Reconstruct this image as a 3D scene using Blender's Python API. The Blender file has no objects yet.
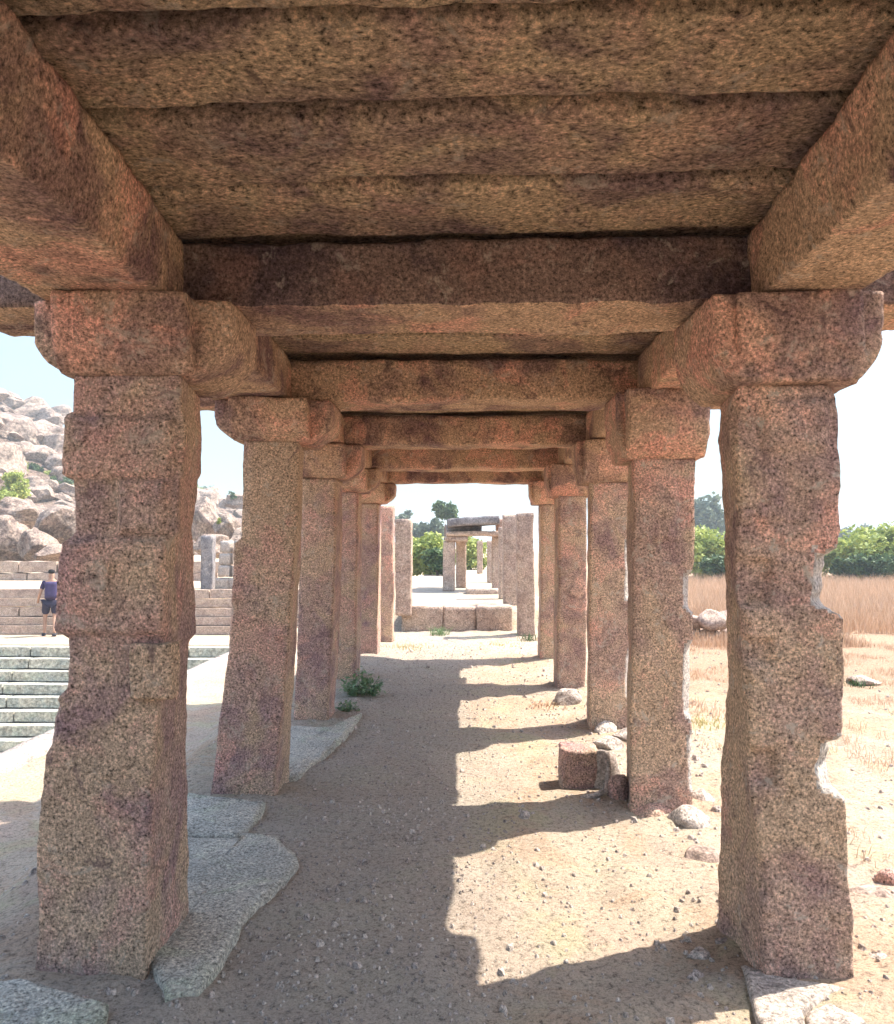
import bpy, bmesh, math, random
from mathutils import Vector, Matrix, noise, Euler
R = math.radians
random.seed(7)
scn = bpy.context.scene
col = scn.collection
W, H, F = 894, 1024, 770.0
# ------------------------------------------------------------------ camera
cd = bpy.data.cameras.new('camera'); cam = bpy.data.objects.new('camera', cd); col.objects.link(cam)
cd.sensor_fit = 'VERTICAL'; cd.sensor_height = 24; cd.lens = F/H*24
cd.clip_start = .05; cd.clip_end = 3000
EYE = Vector((0, 0, 1.5))
cam.location = EYE
CE = Euler((R(90+2.68), 0, R(1.34)), 'XYZ'); cam.rotation_euler = CE
scn.camera = cam
CM = CE.to_matrix()
def ray(px, py): return CM @ Vector(((px-W/2)/F, -(py-H/2)/F, -1))
def P(px, py, D):            # the point of the plane y = D seen at a pixel
    d = ray(px, py); return EYE + d*(D/d.y)
def G(px, py, z=0.0):        # the point at height z seen at a pixel
    d = ray(px, py); return EYE + d*((z-1.5)/d.z)
# ------------------------------------------------------------------ materials
class NT:
    def __init__(s, name):
        s.m = bpy.data.materials.new(name); s.m.use_nodes = True
        s.t = s.m.node_tree; s.b = s.t.nodes['Principled BSDF']
    def n(s, ty, **k):
        x = s.t.nodes.new(ty)
        for a, v in k.items():
            if a in x.inputs: x.inputs[a].default_value = v
            else: setattr(x, a, v)
        return x
    def l(s, a, b): s.t.links.new(a, b)
    def coords(s, world=False, stretch=(1, 1, 1)):
        tc = s.n('ShaderNodeTexCoord'); oi = s.n('ShaderNodeObjectInfo')
        if world:
            g = s.n('ShaderNodeNewGeometry'); out = g.outputs['Position']
        else:
            mu = s.n('ShaderNodeMath', operation='MULTIPLY'); s.l(oi.outputs['Random'], mu.inputs[0]); mu.inputs[1].default_value = 37
            ad = s.n('ShaderNodeVectorMath', operation='ADD'); s.l(tc.outputs['Object'], ad.inputs[0]); s.l(mu.outputs[0], ad.inputs[1]); out = ad.outputs[0]
        if stretch != (1, 1, 1):
            ms = s.n('ShaderNodeVectorMath', operation='MULTIPLY'); s.l(out, ms.inputs[0]); ms.inputs[1].default_value = stretch; out = ms.outputs[0]
        return out
    def noise(s, co, scale, detail=4, rough=.55, dist=0):
        x = s.n('ShaderNodeTexNoise'); s.l(co, x.inputs['Vector'])
        x.inputs['Scale'].default_value = scale; x.inputs['Detail'].default_value = detail
        x.inputs['Roughness'].default_value = rough; x.inputs['Distortion'].default_value = dist
        return x.outputs['Fac']
    def ramp(s, fac, stops):
        r = s.n('ShaderNodeValToRGB'); s.l(fac, r.inputs[0]); e = r.color_ramp.elements
        while len(e) < len(stops): e.new(.5)
        for i, (p, c) in enumerate(stops):
            e[i].position = p; e[i].color = (c, c, c, 1) if isinstance(c, (int, float)) else (*c, 1)
        return r.outputs['Color']
    def mix(s, fac, a, b, mode='MIX'):
        x = s.n('ShaderNodeMix', data_type='RGBA', blend_type=mode)
        if isinstance(fac, (int, float)): x.inputs[0].default_value = fac
        else: s.l(fac, x.inputs[0])
        for v, i in ((a, 6), (b, 7)):
            if isinstance(v, tuple): x.inputs[i].default_value = (*v, 1)
            else: s.l(v, x.inputs[i])
        return x.outputs[2]
    def bump(s, h, strength=1, dist=.01, prev=None):
        x = s.n('ShaderNodeBump'); x.inputs['Strength'].default_value = strength; x.inputs['Distance'].default_value = dist
        s.l(h, x.inputs['Height'])
        if prev: s.l(prev, x.inputs['Normal'])
        return x.outputs[0]
    def done(s, c, nrm=None, rough=.9, spec=.15):
        if isinstance(c, tuple): s.b.inputs['Base Color'].default_value = (*c, 1)
        else: s.l(c, s.b.inputs['Base Color'])
        if nrm: s.l(nrm, s.b.inputs['Normal'])
        s.b.inputs['Roughness'].default_value = rough
        s.b.inputs['Specular IOR Level'].default_value = spec
        return s.m

def stone(name, tan, dark, salmon, sal_amt=.6, dark_amt=.5, speck=.55, grain=75, bd=.012, world=False, stretch=(1, 1, 1), chis=28, lime=.45):
    t = NT(name); co = t.coords(world, stretch); raw = t.coords(world)
    big = t.noise(raw, 1.7, 5, .6, .6); med = t.noise(raw, 4.1, 5, .65, .3); m2 = t.noise(raw, 2.6, 4, .6, .8)
    c = t.mix(t.ramp(big, [(.46, 0), (.56, dark_amt)]), tan, dark)
    c = t.mix(t.ramp(m2, [(.52, 0), (.60, sal_amt)]), c, salmon)
    c = t.mix(t.ramp(med, [(.36, 0), (.66, .55)]), c, tuple(min(1, v*1.3) for v in tan))
    fine = t.noise(co, grain*1.3, 7, .8); mid = t.noise(co, chis, 4, .7, .4)
    f2 = t.ramp(fine, [(.38, .8-speck), (.455, .74), (.53, 1.08), (.61, 1.1+speck*1.1)])
    c = t.mix(1, c, f2, 'MULTIPLY')
    c = t.mix(1, c, t.ramp(mid, [(.32, .72), (.44, 1.0), (.6, 1.10)]), 'MULTIPLY')
    # blotchy lichen and water stain
    lic = t.noise(raw, 9, 6, .75, .5)
    c = t.mix(t.ramp(lic, [(.57, 0), (.64, lime)]), c, (.58, .50, .41))
    drk = t.noise(raw, 6, 6, .7, 1.2)
    c = t.mix(t.ramp(drk, [(.60, 0), (.66, .6)]), c, tuple(v*.55 for v in dark))
    nb = t.bump(mid, .9, bd*1.7); nb = t.bump(fine, .9, bd*1.1, nb)
    return t.done(c, nb)
M = {}
M['shaft'] = stone('pecked_granite', (.50, .355, .25), (.33, .21, .21), (.58, .32, .27), .7, 1.0, speck=.75)
M['shaft_right'] = stone('pecked_granite_warm', (.54, .385, .265), (.31, .19, .185), (.66, .36, .28), .9, .85, speck=.72, lime=.75)
M['capital'] = stone('hewn_granite', (.48, .325, .225), (.20, .115, .12), (.66, .34, .26), .9, .85, speck=.6, grain=60)
M['beam'] = stone('beam_granite', (.48, .325, .215), (.17, .095, .10), (.66, .34, .25), .8, .95, speck=.6, grain=60, chis=22)
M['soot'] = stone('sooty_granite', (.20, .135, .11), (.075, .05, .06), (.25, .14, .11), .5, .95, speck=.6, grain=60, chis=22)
M['slab'] = stone('slab_granite', (.49, .35, .225), (.20, .125, .125), (.56, .32, .25), .4, .9, speck=.7, grain=52, bd=.020, stretch=(.75, 1, 1), chis=26)
M['pale_stone'] = stone('pale_granite', (.46, .39, .33), (.31, .25, .22), (.46, .35, .29), .5, .7, speck=.5, grain=50, chis=14)
M['far_stone'] = stone('far_granite', (.43, .325, .25), (.30, .215, .18), (.48, .33, .26), .5, .7, speck=.3, grain=30, chis=9)
M['grey_stone'] = stone('grey_granite', (.24, .22, .215), (.12, .11, .12), (.28, .23, .20), .4, .8, speck=.3, grain=30, chis=8)
M['flag'] = stone('flagstone', (.50, .45, .37), (.38, .36, .31), (.44, .45, .32), .7, .8, speck=.6, grain=60, bd=.012, world=True, chis=24)
M['step'] = stone('step_stone', (.42, .39, .31), (.24, .27, .25), (.36, .38, .29), .7, .7, speck=.35, grain=12, chis=3, world=True)
M['boulder'] = stone('boulder_granite', (.30, .23, .18), (.14, .10, .085), (.32, .22, .175), .5, .9, speck=.45, grain=9, bd=.05, chis=2.6)

M['hill'] = stone('hill_rock', (.30, .215, .16), (.15, .10, .085), (.36, .23, .18), .5, .9, speck=.6, grain=1.6, bd=.6, chis=.5)
M['fresh'] = stone('fresh_broken_granite', (.52, .46, .40), (.38, .32, .30), (.50, .40, .33), .5, .6, speck=.5, grain=60)
def ground_mat():
    t = NT('sandy_soil'); co = t.coords(True)
    big = t.noise(co, .9, 5, .6, .5); med = t.noise(co, 3.3, 6, .7, .4); fine = t.noise(co, 42, 6, .8); grit = t.noise(co, 120, 4, .8)
    c = t.mix(t.ramp(big, [(.36, 0), (.62, 1)]), (.58, .49, .36), (.60, .45, .34))
    c = t.mix(t.ramp(med, [(.5, 0), (.68, .75)]), c, (.47, .36, .28))
    c = t.mix(t.ramp(t.noise(co, 1.1, 6, .7, 1.0), [(.50, 0), (.56, .55)]), c, (.56, .37, .24))
    c = t.mix(t.ramp(t.noise(co, 1.9, 5, .6, .8), [(.53, 0), (.62, .6)]), c, (.58, .52, .32))
    sy = t.n('ShaderNodeSeparateXYZ'); t.l(co, sy.inputs[0])
    fy = t.n('ShaderNodeMath', operation='MULTIPLY_ADD'); t.l(med, fy.inputs[0]); fy.inputs[1].default_value = 7; t.l(sy.outputs[1], fy.inputs[2])
    fm = t.n('ShaderNodeMapRange'); t.l(fy.outputs[0], fm.inputs[0]); fm.inputs[1].default_value = 9; fm.inputs[2].default_value = 12.5
    fx = t.n('ShaderNodeMapRange'); t.l(sy.outputs[0], fx.inputs[0]); fx.inputs[1].default_value = 1.7; fx.inputs[2].default_value = 2.6
    fz = t.n('ShaderNodeMath', operation='MULTIPLY'); t.l(fm.outputs[0], fz.inputs[0]); t.l(fx.outputs[0], fz.inputs[1])
    c = t.mix(fz.outputs[0], c, (.46, .31, .205))
    # the trodden strip in the colonnade is darker, pebbly soil
    sx = t.n('ShaderNodeSeparateXYZ'); t.l(co, sx.inputs[0])
    ad = t.n('ShaderNodeMath', operation='MULTIPLY_ADD'); t.l(med, ad.inputs[0]); ad.inputs[1].default_value = .9; t.l(sx.outputs[0], ad.inputs[2])
    mr = t.n('ShaderNodeMapRange'); t.l(ad.outputs[0], mr.inputs[0])
    for i, v in ((1, .35), (2, .8), (3, 1.0), (4, 0.0)): mr.inputs[i].default_value = v
    mr2 = t.n('ShaderNodeMapRange'); t.l(ad.outputs[0], mr2.inputs[0])
    for i, v in ((1, -1.2), (2, -.7), (3, 0.0), (4, 1.0)): mr2.inputs[i].default_value = v
    mm = t.n('ShaderNodeMath', operation='MULTIPLY'); t.l(mr.outputs[0], mm.inputs[0]); t.l(mr2.outputs[0], mm.inputs[1])
    m3 = t.n('ShaderNodeMath', operation='MULTIPLY'); t.l(mm.outputs[0], m3.inputs[0]); m3.inputs[1].default_value = .75
    c = t.mix(m3.outputs[0], c, (.48, .41, .335))
    c = t.mix(1, c, t.ramp(fine, [(.36, .35), (.47, 1.0), (.62, 1.16)]), 'MULTIPLY')
    c = t.mix(1, c, t.ramp(grit, [(.33, .6), (.5, 1.0), (.66, 1.12)]), 'MULTIPLY')
    nb = t.bump(t.noise(co, 13, 5, .7), .9, .05); nb = t.bump(fine, .9, .03, nb); nb = t.bump(grit, .8, .008, nb)
    return t.done(c, nb, .95, .1)
M['ground'] = ground_mat()
def leafmat(name, a, b, trans=.25):
    t = NT(name); g = t.n('ShaderNodeNewGeometry')
    c = t.ramp(g.outputs['Random Per Island'], [(0, a), (1, b)])
    t.done(c, None, .6, .3)
    tr = t.n('ShaderNodeBsdfTranslucent'); t.l(c, tr.inputs[0])
    mx = t.n('ShaderNodeMixShader'); mx.inputs[0].default_value = trans
    out = t.t.nodes['Material Output']; t.l(t.b.outputs[0], mx.inputs[1]); t.l(tr.outputs[0], mx.inputs[2]); t.l(mx.outputs[0], out.inputs[0])
    return t.m
M['leaf'] = leafmat('leaf_green', (.20, .26, .06), (.50, .54, .16))
M['leaf_dark'] = leafmat('leaf_dark_green', (.045, .085, .035), (.12, .18, .07))
M['leaf_grey'] = leafmat('leaf_grey_green', (.07, .10, .07), (.16, .20, .13))
M['weed'] = leafmat('weed_green', (.12, .20, .09), (.25, .34, .17))
M['straw'] = leafmat('dry_grass', (.40, .26, .16), (.68, .48, .33), .2)
M['yellow_grass'] = leafmat('yellow_grass', (.42, .36, .16), (.60, .54, .26), .2)
M['bark'] = stone('bark', (.18, .13, .10), (.10, .07, .06), (.2, .15, .12), .4, .6, grain=30)
def plain(name, c, rough=.8):
    t = NT(name); co = t.coords(); n = t.noise(co, 14, 4, .6)
    return t.done(t.mix(1, c, t.ramp(n, [(.3, .8), (.7, 1.1)]), 'MULTIPLY'), None, rough, .3)
M['skin'] = plain('skin', (.42, .25, .17)); M['hair'] = plain('hair', (.015, .012, .012))
M['shirt'] = plain('violet_shirt', (.035, .022, .07)); M['shorts'] = plain('dark_shorts', (.03, .025, .05))
M['pack'] = plain('backpack_cloth', (.05, .038, .10)); M['shoe'] = plain('shoe_dark', (.04, .04, .05))
# ------------------------------------------------------------------ object helpers
def tag(o, label=None, cat=None, group=None, kind=None):
    if label: o['label'] = label
    if cat: o['category'] = cat
    if group: o['group'] = group
    if kind: o['kind'] = kind
    return o
def empty(name, loc):
    o = bpy.data.objects.new(name, None); o.location = loc; o.empty_display_size = .1; col.objects.link(o); return o
def mesh(name, vf, mat, loc=(0, 0, 0), parent=None, smooth=True):
    v, f = vf; L = Vector(loc)
    me = bpy.data.meshes.new(name); me.from_pydata([tuple(Vector(p)-L) for p in v], [], f); me.update()
    if smooth: me.polygons.foreach_set('use_smooth', [True]*len(me.polygons))
    me.materials.append(M[mat] if isinstance(mat, str) else mat)
    o = bpy.data.objects.new(name, me); col.objects.link(o)
    if parent: o.parent = parent           # parents sit at their own loc: same loc is passed for both
    else: o.location = L
    return o
def merge(*vfs):
    V, Fc = [], []
    for v, f in vfs:
        n = len(V); V += list(v); Fc += [tuple(i+n for i in q) for q in f]
    return V, Fc
def rbox(lo, hi, res, r, amp=0, freq=5, seed=0, warp=None, amp2=None):
    lo, hi = Vector(lo), Vector(hi); S = hi-lo
    n = [max(1, int(math.ceil(S[a]/res))) for a in range(3)]
    V, Fc, idx = [], [], {}
    sv = Vector((seed*3.17, seed*1.73, seed*2.39)); r = min(r, min(S)*.45)
    if amp2 is None: amp2 = amp*.45
    def vid(i, j, k):
        key = (i, j, k)
        if key in idx: return idx[key]
        p = Vector((lo.x+S.x*i/n[0], lo.y+S.y*j/n[1], lo.z+S.z*k/n[2]))
        q = Vector([min(max(p[a], lo[a]+r), hi[a]-r) for a in range(3)])
        d = p-q
        if d.length > 1e-9: p = q+d.normalized()*r
        if warp: p = warp(p)
        if amp: p = p + noise.noise_vector(p*freq+sv)*amp + noise.noise_vector(p*freq*4.3+sv)*amp2 + noise.noise_vector(p*freq*.3+sv*2)*amp*1.3
        idx[key] = len(V); V.append(p); return idx[key]
    for a in range(3):
        b, c = (a+1) % 3, (a+2) % 3
        for side in (0, 1):
            for i in range(n[b]):
                for j in range(n[c]):
                    q = []
                    for di, dj in ((0, 0), (1, 0), (1, 1), (0, 1)):
                        k = [0, 0, 0]; k[a] = n[a]*side; k[b] = i+di; k[c] = j+dj; q.append(vid(*k))
                    if side == 0: q.reverse()
                    Fc.append(tuple(q))
    return V, Fc
def interp(rows, z, c):
    if z <= rows[0][0]: return rows[0][c]
    for a, b in zip(rows, rows[1:]):
        if z <= b[0]:
            t = (z-a[0])/(b[0]-a[0]+1e-9); return a[c]+(b[c]-a[c])*t
    return rows[-1][c]
# ------------------------------------------------------------------ world and sun
SX, SY = .60, .225
elev = math.atan2(1, math.hypot(SX, SY)); az = math.atan2(SX, SY)
w = bpy.data.worlds.new('World'); scn.world = w; w.use_nodes = True
nt = w.node_tree; bg = nt.nodes['Background']; sky = nt.nodes.new('ShaderNodeTexSky')
sky.sky_type = 'NISHITA'; sky.sun_disc = False; sky.sun_elevation = elev; sky.sun_rotation = az
sky.air_density = 1.0; sky.dust_density = 1.2; sky.ozone_density = .8; sky.altitude = 200
tc = nt.nodes.new('ShaderNodeTexCoord'); sp = nt.nodes.new('ShaderNodeSeparateXYZ'); nt.links.new(tc.outputs['Generated'], sp.inputs[0])
cr = nt.nodes.new('ShaderNodeValToRGB'); nt.links.new(sp.outputs[2], cr.inputs[0])
cr.color_ramp.elements[0].position = .0; cr.color_ramp.elements[0].color = (.098, .153, .138, 1)
cr.color_ramp.elements[1].position = .75; cr.color_ramp.elements[1].color = (1, .94, .86, 1)
mx = nt.nodes.new('ShaderNodeMix'); mx.data_type = 'RGBA'; mx.blend_type = 'MULTIPLY'; mx.inputs[0].default_value = 1
nt.links.new(sky.outputs[0], mx.inputs[6]); nt.links.new(cr.outputs[0], mx.inputs[7]); nt.links.new(mx.outputs[2], bg.inputs[0]); bg.inputs[1].default_value = .15
sd = bpy.data.lights.new('sun', 'SUN'); sd.energy = 2.1; sd.angle = R(.5); sd.color = (1, .93, .84)
so = bpy.data.objects.new('sun', sd); col.objects.link(so)
so.rotation_euler = Vector((SX, SY, 1)).to_track_quat('Z', 'Y').to_euler(); so.location = (8, 3, 15)
# ------------------------------------------------------------------ pillars
def capital(cx, cy, zb, zt, hx, hy, tx, ty, seed, base=.20, res=.022, lo_band=.55):
    def prof(p, c, half, ax):
        t = (p.z-zb)/(zt-zb)
        if t < lo_band: k = base/half + (1-base/half)*math.sin(max(0, t)/lo_band*math.pi/2)**.8
        else: k = 1.0
        q = p.copy(); q[ax] = c+(p[ax]-c)*k; return q
    # a shallow groove between the two tiers
    def groove(p, ax):
        t = (p.z-zb)/(zt-zb)
        if abs(t-lo_band) < .05:
            q = p.copy(); c = (cx, cy)[ax]; q[ax] = c+(p[ax]-c)*.985; return q
        return p
    a = rbox((cx-hx, cy-ty, zb), (cx+hx, cy+ty, zt), res, .015, .009, 5, seed, lambda p: groove(prof(p, cx, hx, 0), 0))
    b = rbox((cx-tx, cy-hy, zb+.004), (cx+tx, cy+hy, zt-.004), res, .015, .009, 5, seed+3, lambda p: groove(prof(p, cy, hy, 1), 1))
    return merge(a, b)
def shaft(rows, D, dep, seed, mat_res, chips=(), feats=(), amp=.008, side=1, back_in=0, back=None):
    zt, zb = rows[-1][0], rows[0][0]; wn = rows[len(rows)//2][2]-rows[len(rows)//2][1]
    def warp(p):
        z = p.z; xl, xr = interp(rows, z, 1), interp(rows, z, 2); u = p.x/wn
        x = xl+(xr-xl)*u; y = p.y
        # the faces to the sides keep their bands in depth too
        cx = (xl+xr)/2; v = (y-D)/dep
        if back:
            bx = interp(back, z, 1)
            if bx < 0: x += v*(bx-xr)*max(0, u)**2
            else: x += v*(bx-xl)*max(0, 1-u)**2
        for (z0, z1, c, sgn) in chips:
            e = min(1, max(0, (z-z0)/.03))*min(1, max(0, (z1-z)/.03))*c*(1+.35*noise.noise(Vector((z*17, seed, 0))))
            if e > 0:
                a = (x-(xr-e)) if sgn > 0 else ((xl+e)-x); b = (D+e*1.3)-y
                if a > 0 and b > 0 and a/e+b/(e*1.3) > 1:
                    k = (a/e+b/(e*1.3)-1)/2
                    x -= sgn*k*e; y += k*e*1.3
        if v < .25:
            for (u0, u1, z0, z1, d) in feats:      # raised or sunk rectangles on the front
                s = min(1, max(0, (u-u0)/.03+.5))*min(1, max(0, (u1-u)/.03+.5))*min(1, max(0, (z-z0)/.012+.5))*min(1, max(0, (z1-z)/.012+.5))
                y -= d*s*(1-v/.25)
        return Vector((x, y, z))
    return rbox((0, D, zb), (wn, D+dep, zt), mat_res, .012, amp, 7, seed, warp)
def pillar(name, label, group, D, pix, seed, side, z_top=None, res=.03, chips=(), feats=(), cap=None, dep=.40, mat='shaft', basez=-.06, back_in=0, captop=2.40, cat='pillar', amp=.008, capmat='capital', back=None, boss=None):
    rows = []
    for (py, a, b) in pix:
        A, B = P(a, py, D), P(b, py, D); rows.append((A.z, A.x, B.x))
    rows.sort()
    if rows[0][0] > basez: rows.insert(0, (basez, rows[0][1], rows[0][2]))
    if z_top: rows[-1] = (z_top, *rows[-1][1:])
    cxb = (rows[0][1]+rows[0][2])/2; loc = (cxb, D+dep/2, max(0, basez))
    t = tag(empty(name, loc), label, cat, group)
    ft = []
    zs = lambda py: P(450, py, D).z
    for (u0, u1, py0, py1, d) in feats: ft.append((u0, u1, zs(py1), zs(py0), d))
    if back: back = sorted((P(a, py, D+dep).z, P(a, py, D+dep).x) for py, a in back)
    ch = [(zs(b), zs(a), c, s) for (a, b, c, s) in chips]
    sh = mesh('shaft', shaft(rows, D, dep, seed, res, ch, ft, back=back, amp=amp), mat, loc, t)
    if side > 0 and chips:                 # broken corners show fresh pale stone
        sh.data.materials.append(M['fresh'])
        for f in sh.data.polygons:
            c = f.center+Vector(loc)
            for (z0, z1, e, sg) in ch:
                if sg > 0 and z0-.01 < c.z < z1+.01:
                    xr = interp(rows, c.z, 2); q = (c.x-(xr-e))/e+((D+e*1.3)-c.y)/(e*1.3)
                    if c.x > xr-e*1.05 and c.y < D+e*1.6 and (q > .55 or f.normal.x > .25) and f.normal.x > .12: f.material_index = 1
    if name == 'stone_pillar' and boss:
        a, b = P(boss[0], boss[2], D-.06), P(boss[1], boss[1+2], D-.06)
        mesh('boss', rbox((a.x, D-.062, b.z), (b.x, D+.03, a.z), .012, .010, .006, 12, 77), mat, loc, t)
    if cap:
        cx = (rows[-1][1]+rows[-1][2])/2+cap.get('dx', 0)
        mesh('capital', capital(cx, D+dep/2, rows[-1][0]-.004, captop, cap.get('hx', .37), cap.get('hy', .34), cap.get('tx', .23), cap.get('ty', .20), seed+11, cap.get('base', .20), cap.get('res', .03)), capmat, loc, t)
    return t
GL, GR = 'granite pillars of the left row', 'granite pillars of the right row'
pillar('stone_pillar', 'nearest left pillar, broad notched granite with a raised square boss on its front', GL, 2.70,
       [(375, 72, 182), (413, 72, 182), (416, 66, 186), (474, 63, 184), (479, 74, 179), (534, 74, 177), (542, 65, 168), (600, 58, 166), (634, 55, 166), (639, 67, 164), (690, 67, 162), (697, 60, 160), (722, 50, 158), (800, 41, 153), (975, 33, 146)],
       1, -1, res=.0135, boss=(129, 170, 643, 702), feats=[(-.1, 1.1, 541, 634, .022), (.0, .9, 416, 476, .022), (.45, .9, 480, 534, .028), (.1, .5, 560, 610, .012)],
       cap=dict(hx=.36, hy=.30, tx=.235, ty=.19, res=.018, base=.21), dep=.42, back=[(375, 201), (474, 201), (479, 197), (534, 193), (600, 196), (634, 196), (642, 187), (760, 187), (940, 190)], chips=[(700, 760, .03, -1), (560, 600, .02, 1)])
pillar('stone_pillar', 'nearest right pillar with two pale chipped notches down its outer edge', GR, 2.71,
       [(384, 738, 833), (398, 733, 838), (440, 730, 840), (500, 737, 841), (530, 738, 841), (546, 739, 838), (612, 742, 838), (618, 742, 845), (720, 748, 845), (735, 749, 844), (795, 752, 845), (850, 756, 850), (975, 764, 857)],
       2, 1, res=.0135, mat='shaft_right', chips=[(548, 614, .085, 1), (735, 797, .085, 1), (395, 450, .03, -1), (610, 700, .025, -1), (850, 900, .03, -1)],
       feats=[(.0, .35, 560, 606, -.022), (.0, .3, 640, 665, -.018), (.0, .25, 750, 788, -.02), (.0, .45, 470, 520, .01), (.3, .9, 402, 450, .012)],
       cap=dict(hx=.30, hy=.26, tx=.225, ty=.24, res=.018, dx=.035, base=.19), dep=.40, amp=.011, back=[(384, 722), (440, 718), (500, 722), (600, 728), (700, 724), (780, 721), (850, 719), (935, 717)])
capL = dict(hx=.36, hy=.32, tx=.235, ty=.19, res=.028)
capR = dict(hx=.27, hy=.30, tx=.23, ty=.21, res=.028)
pillar('stone_pillar', 'second pillar of the left row, tapered shaft beside grey flagstones', GL, 4.58,
       [(441, 243, 299), (538, 241, 297), (542, 234, 295), (640, 228, 290), (700, 221, 284), (800, 210, 274)], 3, -1, res=.02, cap=capL, back=[(441, 304), (545, 302), (800, 289)],
       feats=[(.72, 1.1, 606, 640, .02), (.1, .9, 450, 537, .01)], chips=[(600, 660, .02, -1)])
pillar('stone_pillar', 'second pillar of the right row, behind the block of rubble', GR, 4.42,
       [(458, 632, 697), (560, 632, 696), (566, 633, 694), (690, 631, 692), (750, 630, 693), (808, 630, 694)], 4, 1, res=.02, mat='shaft_right', cap=capR, back=[(458, 628), (808, 628)],
       chips=[(570, 612, .055, 1), (640, 718, .05, 1), (730, 790, .03, 1)], feats=[(.0, .7, 480, 540, .012)], amp=.009)
pillar('stone_pillar', 'third pillar of the left row, in front of the leafy weed clump', GL, 6.62,
       [(478, 302, 336), (560, 300, 335), (640, 297, 332), (722, 293, 328)], 5, -1, cap=capL, feats=[(.5, 1.1, 500, 540, .015)])
pillar('stone_pillar', 'third pillar of the right row with small loose stones at its foot', GR, 6.38,
       [(482, 590, 632), (600, 589, 631), (728, 588, 630)], 6, 1, mat='shaft_right', cap=capR, back=[(482, 587), (728, 587)], chips=[(540, 600, .05, 1), (650, 700, .04, 1)])
pillar('stone_pillar', 'fourth pillar of the left row, rising from the green weeds', GL, 8.70,
       [(492, 335, 358), (600, 335, 357), (680, 334, 356)], 7, -1, cap=capL, res=.04)
pillar('stone_pillar', 'fourth pillar of the right row beside a single pale stone', GR, 8.25,
       [(496, 558, 587), (600, 558, 587), (690, 557, 586)], 8, 1, mat='shaft_right', cap=capR, res=.04)
pillar('stone_pillar', 'last roofed pillar of the left row at the open end', GL, 10.6,
       [(503, 358, 378), (600, 357, 378), (660, 356, 377)], 9, -1, cap=capL, res=.04)
pillar('stone_pillar', 'last roofed pillar of the right row at the open end', GR, 10.3,
       [(504, 541, 560), (600, 541, 560), (662, 540, 560)], 10, 1, mat='shaft_right', cap=capR, res=.04)
# the bay the photographer stands in
for s, g in ((-1, GL), (1, GR)):
    D = .62; x0, x1 = (-1.52, -1.14) if s < 0 else (1.08, 1.46)
    loc = ((x0+x1)/2, D+.2, 0)
    t = tag(empty('stone_pillar', loc), 'granite pillar holding the near end of the %s beam' % ('left' if s < 0 else 'right'), 'pillar', g)
    mesh('shaft', rbox((x0, D, -.06), (x1, D+.4, 2.1), .05, .012, .008, 7, 30+s), 'shaft', loc, t)
    mesh('capital', capital((x0+x1)/2, D+.2, 2.096, 2.4, .36, .33, .23, .2, 40+s, res=.05), 'capital', loc, t)
# ------------------------------------------------------------------ beams and roof slabs
DL = [.75, 2.84, 4.68, 6.70, 8.75, 10.62]; CW = [.36, .40, .38, .38, .38, .36]
zb, zt = 2.402, 2.662
ords = ['behind the viewer', 'nearest, dark and sooty, spanning the two front pillars', 'second from the viewer, orange brown', 'third from the viewer', 'fourth from the viewer', 'last, at the open far end']
for i, (y, cw) in enumerate(zip(DL, CW)):
    res = (.05, .02, .03, .04, .05, .05)[i]
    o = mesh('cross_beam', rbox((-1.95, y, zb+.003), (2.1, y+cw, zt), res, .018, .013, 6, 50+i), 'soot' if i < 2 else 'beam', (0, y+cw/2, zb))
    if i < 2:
        o.data.materials.append(M['beam'])  # underside in lighter beam stone: orange bounce light put into the colour
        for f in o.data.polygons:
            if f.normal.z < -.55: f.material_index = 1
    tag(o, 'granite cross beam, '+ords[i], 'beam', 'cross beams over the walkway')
bo = ['running overhead from the viewer to the first pillar', 'between first and second pillars', 'between second and third pillars', 'between third and fourth pillars', 'between fourth and last pillars']
for i in range(5):
    y0, y1 = DL[i]+CW[i]+.004, DL[i+1]-.004; res = (.02, .025, .04, .05, .05)[i]
    for s in (-1, 1):
        x0, x1 = (-1.54, -1.06) if s < 0 else (1.05, 1.39)
        def lean(p, s=s, i=i):
            if i: return p
            inner = (p.x-x0)/(x1-x0) if s < 0 else (x1-p.x)/(x1-x0)
            k = max(0, inner)*max(0, (p.z-zb)/.26)*max(0, min(1, (2.9-p.y)/1.1))*(1 if p.y < 2.5 else max(0, 1-(p.y-2.5)*3))
            return Vector((p.x-s*.085*k, p.y, p.z))
        o = mesh('side_beam', rbox((x0, y0, zb), (x1, y1, zt-.004), res, .012, .011, 6, 70+i*2+s, lean), 'beam', ((x0+x1)/2, (y0+y1)/2, zb))
        tag(o, 'granite side beam of the %s row, %s' % ('left' if s < 0 else 'right', bo[i]), 'beam', 'side beams along the %s row' % ('left' if s < 0 else 'right'))
for s in (-1, 1):
    x0, x1 = (-1.54, -1.06) if s < 0 else (1.05, 1.39)
    tag(mesh('side_beam', rbox((x0, .30, zb), (x1, DL[0]-.004, zt-.004), .06, .02, .009, 3, 90+s), 'beam', (x0, .5, zb)), 'stub of granite side beam ending the %s row over the near pillar' % ('left' if s < 0 else 'right'), 'beam', 'side beams along the %s row' % ('left' if s < 0 else 'right'))
joints = [.34, .75, 1.18, 1.70, 2.05, 2.45, 2.86]
bays = ['over the viewer'] * 2 + ['at the very top of the picture', 'second course from the top', 'third course from the top', 'just before the dark cross beam']
y = 2.86
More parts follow.
